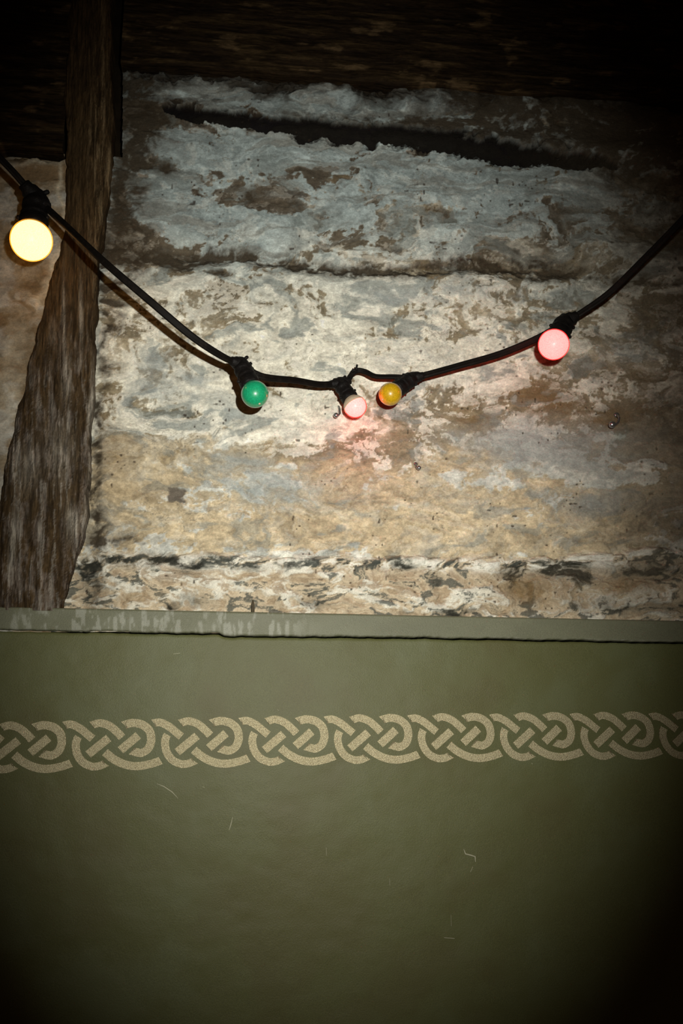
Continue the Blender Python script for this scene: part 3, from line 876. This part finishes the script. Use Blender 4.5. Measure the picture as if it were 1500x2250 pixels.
for key, c, g, rp, ci, co, split in BULBS:
    B, Hc = P(*c, g), P(*HL[key])
    depth = -((ROT.transposed() @ (B - CAM)).z)
    R = rp / FPX * depth
    ax = (Hc - B)
    L = ax.length
    ax.normalize()
    # bulb: globe, bare neck, screw cap
    e = empty('light_bulb', B)
    tag(e, BLAB[key], 'light bulb', 'round bulbs on the festoon cable')
    bm = bmesh.new()
    nk = 0.62
    a1 = math.acos(max(-1, min(1, -split)))          # polar angle from the tip at which the lacquer ends
    prof = [(-R * math.cos(t), R * math.sin(t)) for t in np.linspace(0.02, a1, 30)]
    lathe(bm, prof, B, ax, 48, True, False)
    link('glass_globe', bm_mesh('glass_globe', bm), BMAT[key], e)
    bm = bmesh.new()
    t0, r0 = prof[-1]
    nprof = [(t0, r0 * 0.999)]
    for t in np.linspace(0, 1, 14)[1:]:
        tt = t0 + (R * 1.06 - t0) * t
        sph = math.sqrt(max(R * R - tt * tt, 0))
        nprof.append((tt, max(sph, R * nk) * (0.999)))
    lathe(bm, nprof, B, ax, 48, False, True)
    link('neck', bm_mesh('neck', bm), M_NECK if key in ('pink', 'yellow') else BMAT[key], e)
    if key in CORE:
        bm = bmesh.new()
        kr = .925 if key == 'pink' else .95
        lathe(bm, [(-kr * R * math.cos(t), kr * R * math.sin(t)) for t in np.linspace(.03, 2.3 if key != 'pink' else 1.9, 24)], B, ax, 40)
        link('light_core', bm_mesh('light_core', bm), CORE[key], e)
    if key in ('green', 'yellow'):                   # sealed glass tip
        bm = bmesh.new()
        lathe(bm, [(-R * 1.04, .02 * R), (-R * 1.035, .05 * R), (-R * 1.0, .085 * R), (-R * .96, .11 * R)], B, ax, 12)
        link('glass_tip', bm_mesh('glass_tip', bm), M_NECK, e)
    # lampholder on the cable
    bm = bmesh.new()
    q = R if key not in ('amber',) else R * .92
    pr = [(.80, .62), (.80, .70), (.90, .745), (1.06, .755), (1.10, .69), (1.22, .68), (1.26, .715), (1.34, .715), (1.38, .675), (1.72, .655), (1.76, .70),
          (1.95, .70), (2.0, .64), (2.25, .60), (2.5, .52), (2.66, .36), (2.72, .1)]
    k = L / (2.3 * q)
    lathe(bm, [(t * q * (k if t > 1.0 else 1), r * q) for t, r in pr], B, ax, 36, False, True, 0.035)
    hold = link('lampholder', bm_mesh('lampholder', bm), M_RUBBER, festoon)
    side = ax.cross(Vector((0, -1, 0))).normalized()
    front = side.cross(ax).normalized()
    for idx, end in ((ci, 1), (co, 0)):              # tapered cable gland on either side
        d = cable_dir(idx, end)
        bm = bmesh.new()
        lathe(bm, [(-.35 * q, .42 * q), (.25 * q, .50 * q), (.55 * q, .46 * q), (.72 * q, .36 * q), (.95 * q, .33 * q), (1.0 * q, .22 * q)], Hc, d, 20, True, True, 0.07)
        link('cable_gland', bm_mesh('cable_gland', bm), M_RUBBER, hold)
    for (t, s, f, rr, ln) in [(2.0, .60, .2, .13, .16), (1.06, -.70, .2, .12, .15), (2.45, .46, .25, .13, .26), (1.15, .68, .15, .11, .14)]:
        o_ = B + ax * t * q * k + side * s * q + front * f * q
        d = (side * (1 if s > 0 else -1) + ax * .35 + front * .2).normalized()
        bm = bmesh.new()
        lathe(bm, [(-.15 * q, rr * q), (ln * .7 * q, rr * q), (ln * q, rr * .6 * q)], o_, d, 8)
        link('clip_stud', bm_mesh('clip_stud', bm), M_RUBBER, hold)

# ------------------------------------------------------------------ screw hooks in the plaster, nail above the rail
def hook(label, base, pts, ball, rad, rb):
    e = empty('screw_hook', P(*base))
    tag(e, label, 'screw hook', 'small metal hooks in the plaster')
    bm = bmesh.new()
    tube(bm, [P(*base[:2], -.004)] + [P(*p) for p in pts] + [P(*ball)], rad, 10)
    link('shank', bm_mesh('shank', bm), M_STEEL, e)
    bm = bmesh.new()
    bmesh.ops.create_uvsphere(bm, u_segments=20, v_segments=12, radius=rb, matrix=Matrix.Translation(P(*ball)))
    link('ball_end', bm_mesh('ball_end', bm), M_STEEL, e)
    bm = bmesh.new()
    lathe(bm, [(0, rad * 2.4), (.0012, rad * 2.4), (.003, rad * 1.2)], P(*base[:2], -.002), Vector((0, -1, 0)), 16)
    link('collar', bm_mesh('collar', bm), M_STEEL, e)

hook('steel ball-ended hook just left of the pink bulb', (743, 893, 0), [(744, 893.5, .010), (746, 899, .016), (746.5, 908, .018), (743, 913, .020)], (738, 912.5, .022), .0017, .0046)
hook('dark ball-ended hook at the right on the ochre stain', (1354, 912, 0), [(1356, 913, .010), (1360, 918, .016), (1358, 927, .019), (1351, 933, .020)], (1344, 933, .022), .0022, .0064)
hook('pale paint-covered hook below the yellow bulb', (913, 1020, 0), [(913.5, 1021, .006), (914, 1026, .009), (917, 1030, .010)], (920, 1028, .011), .0016, .0042)

bm = bmesh.new()
b0, b1 = P(555, 1347, .012), P(555.5, 1318, .013)
tube(bm, [b0, b0.lerp(b1, .3), b0.lerp(b1, .7), b1], [.0030, .0031, .0026, .0008], 10)
nail = link('wooden_peg', bm_mesh('wooden_peg', bm), mat_plain('dark_peg_wood', (0.075, 0.06, 0.03), .8, noise=(200, (.03, .02, .01), .4, .7)))
tag(nail, 'tiny dark wooden peg standing on the capping board', 'peg')
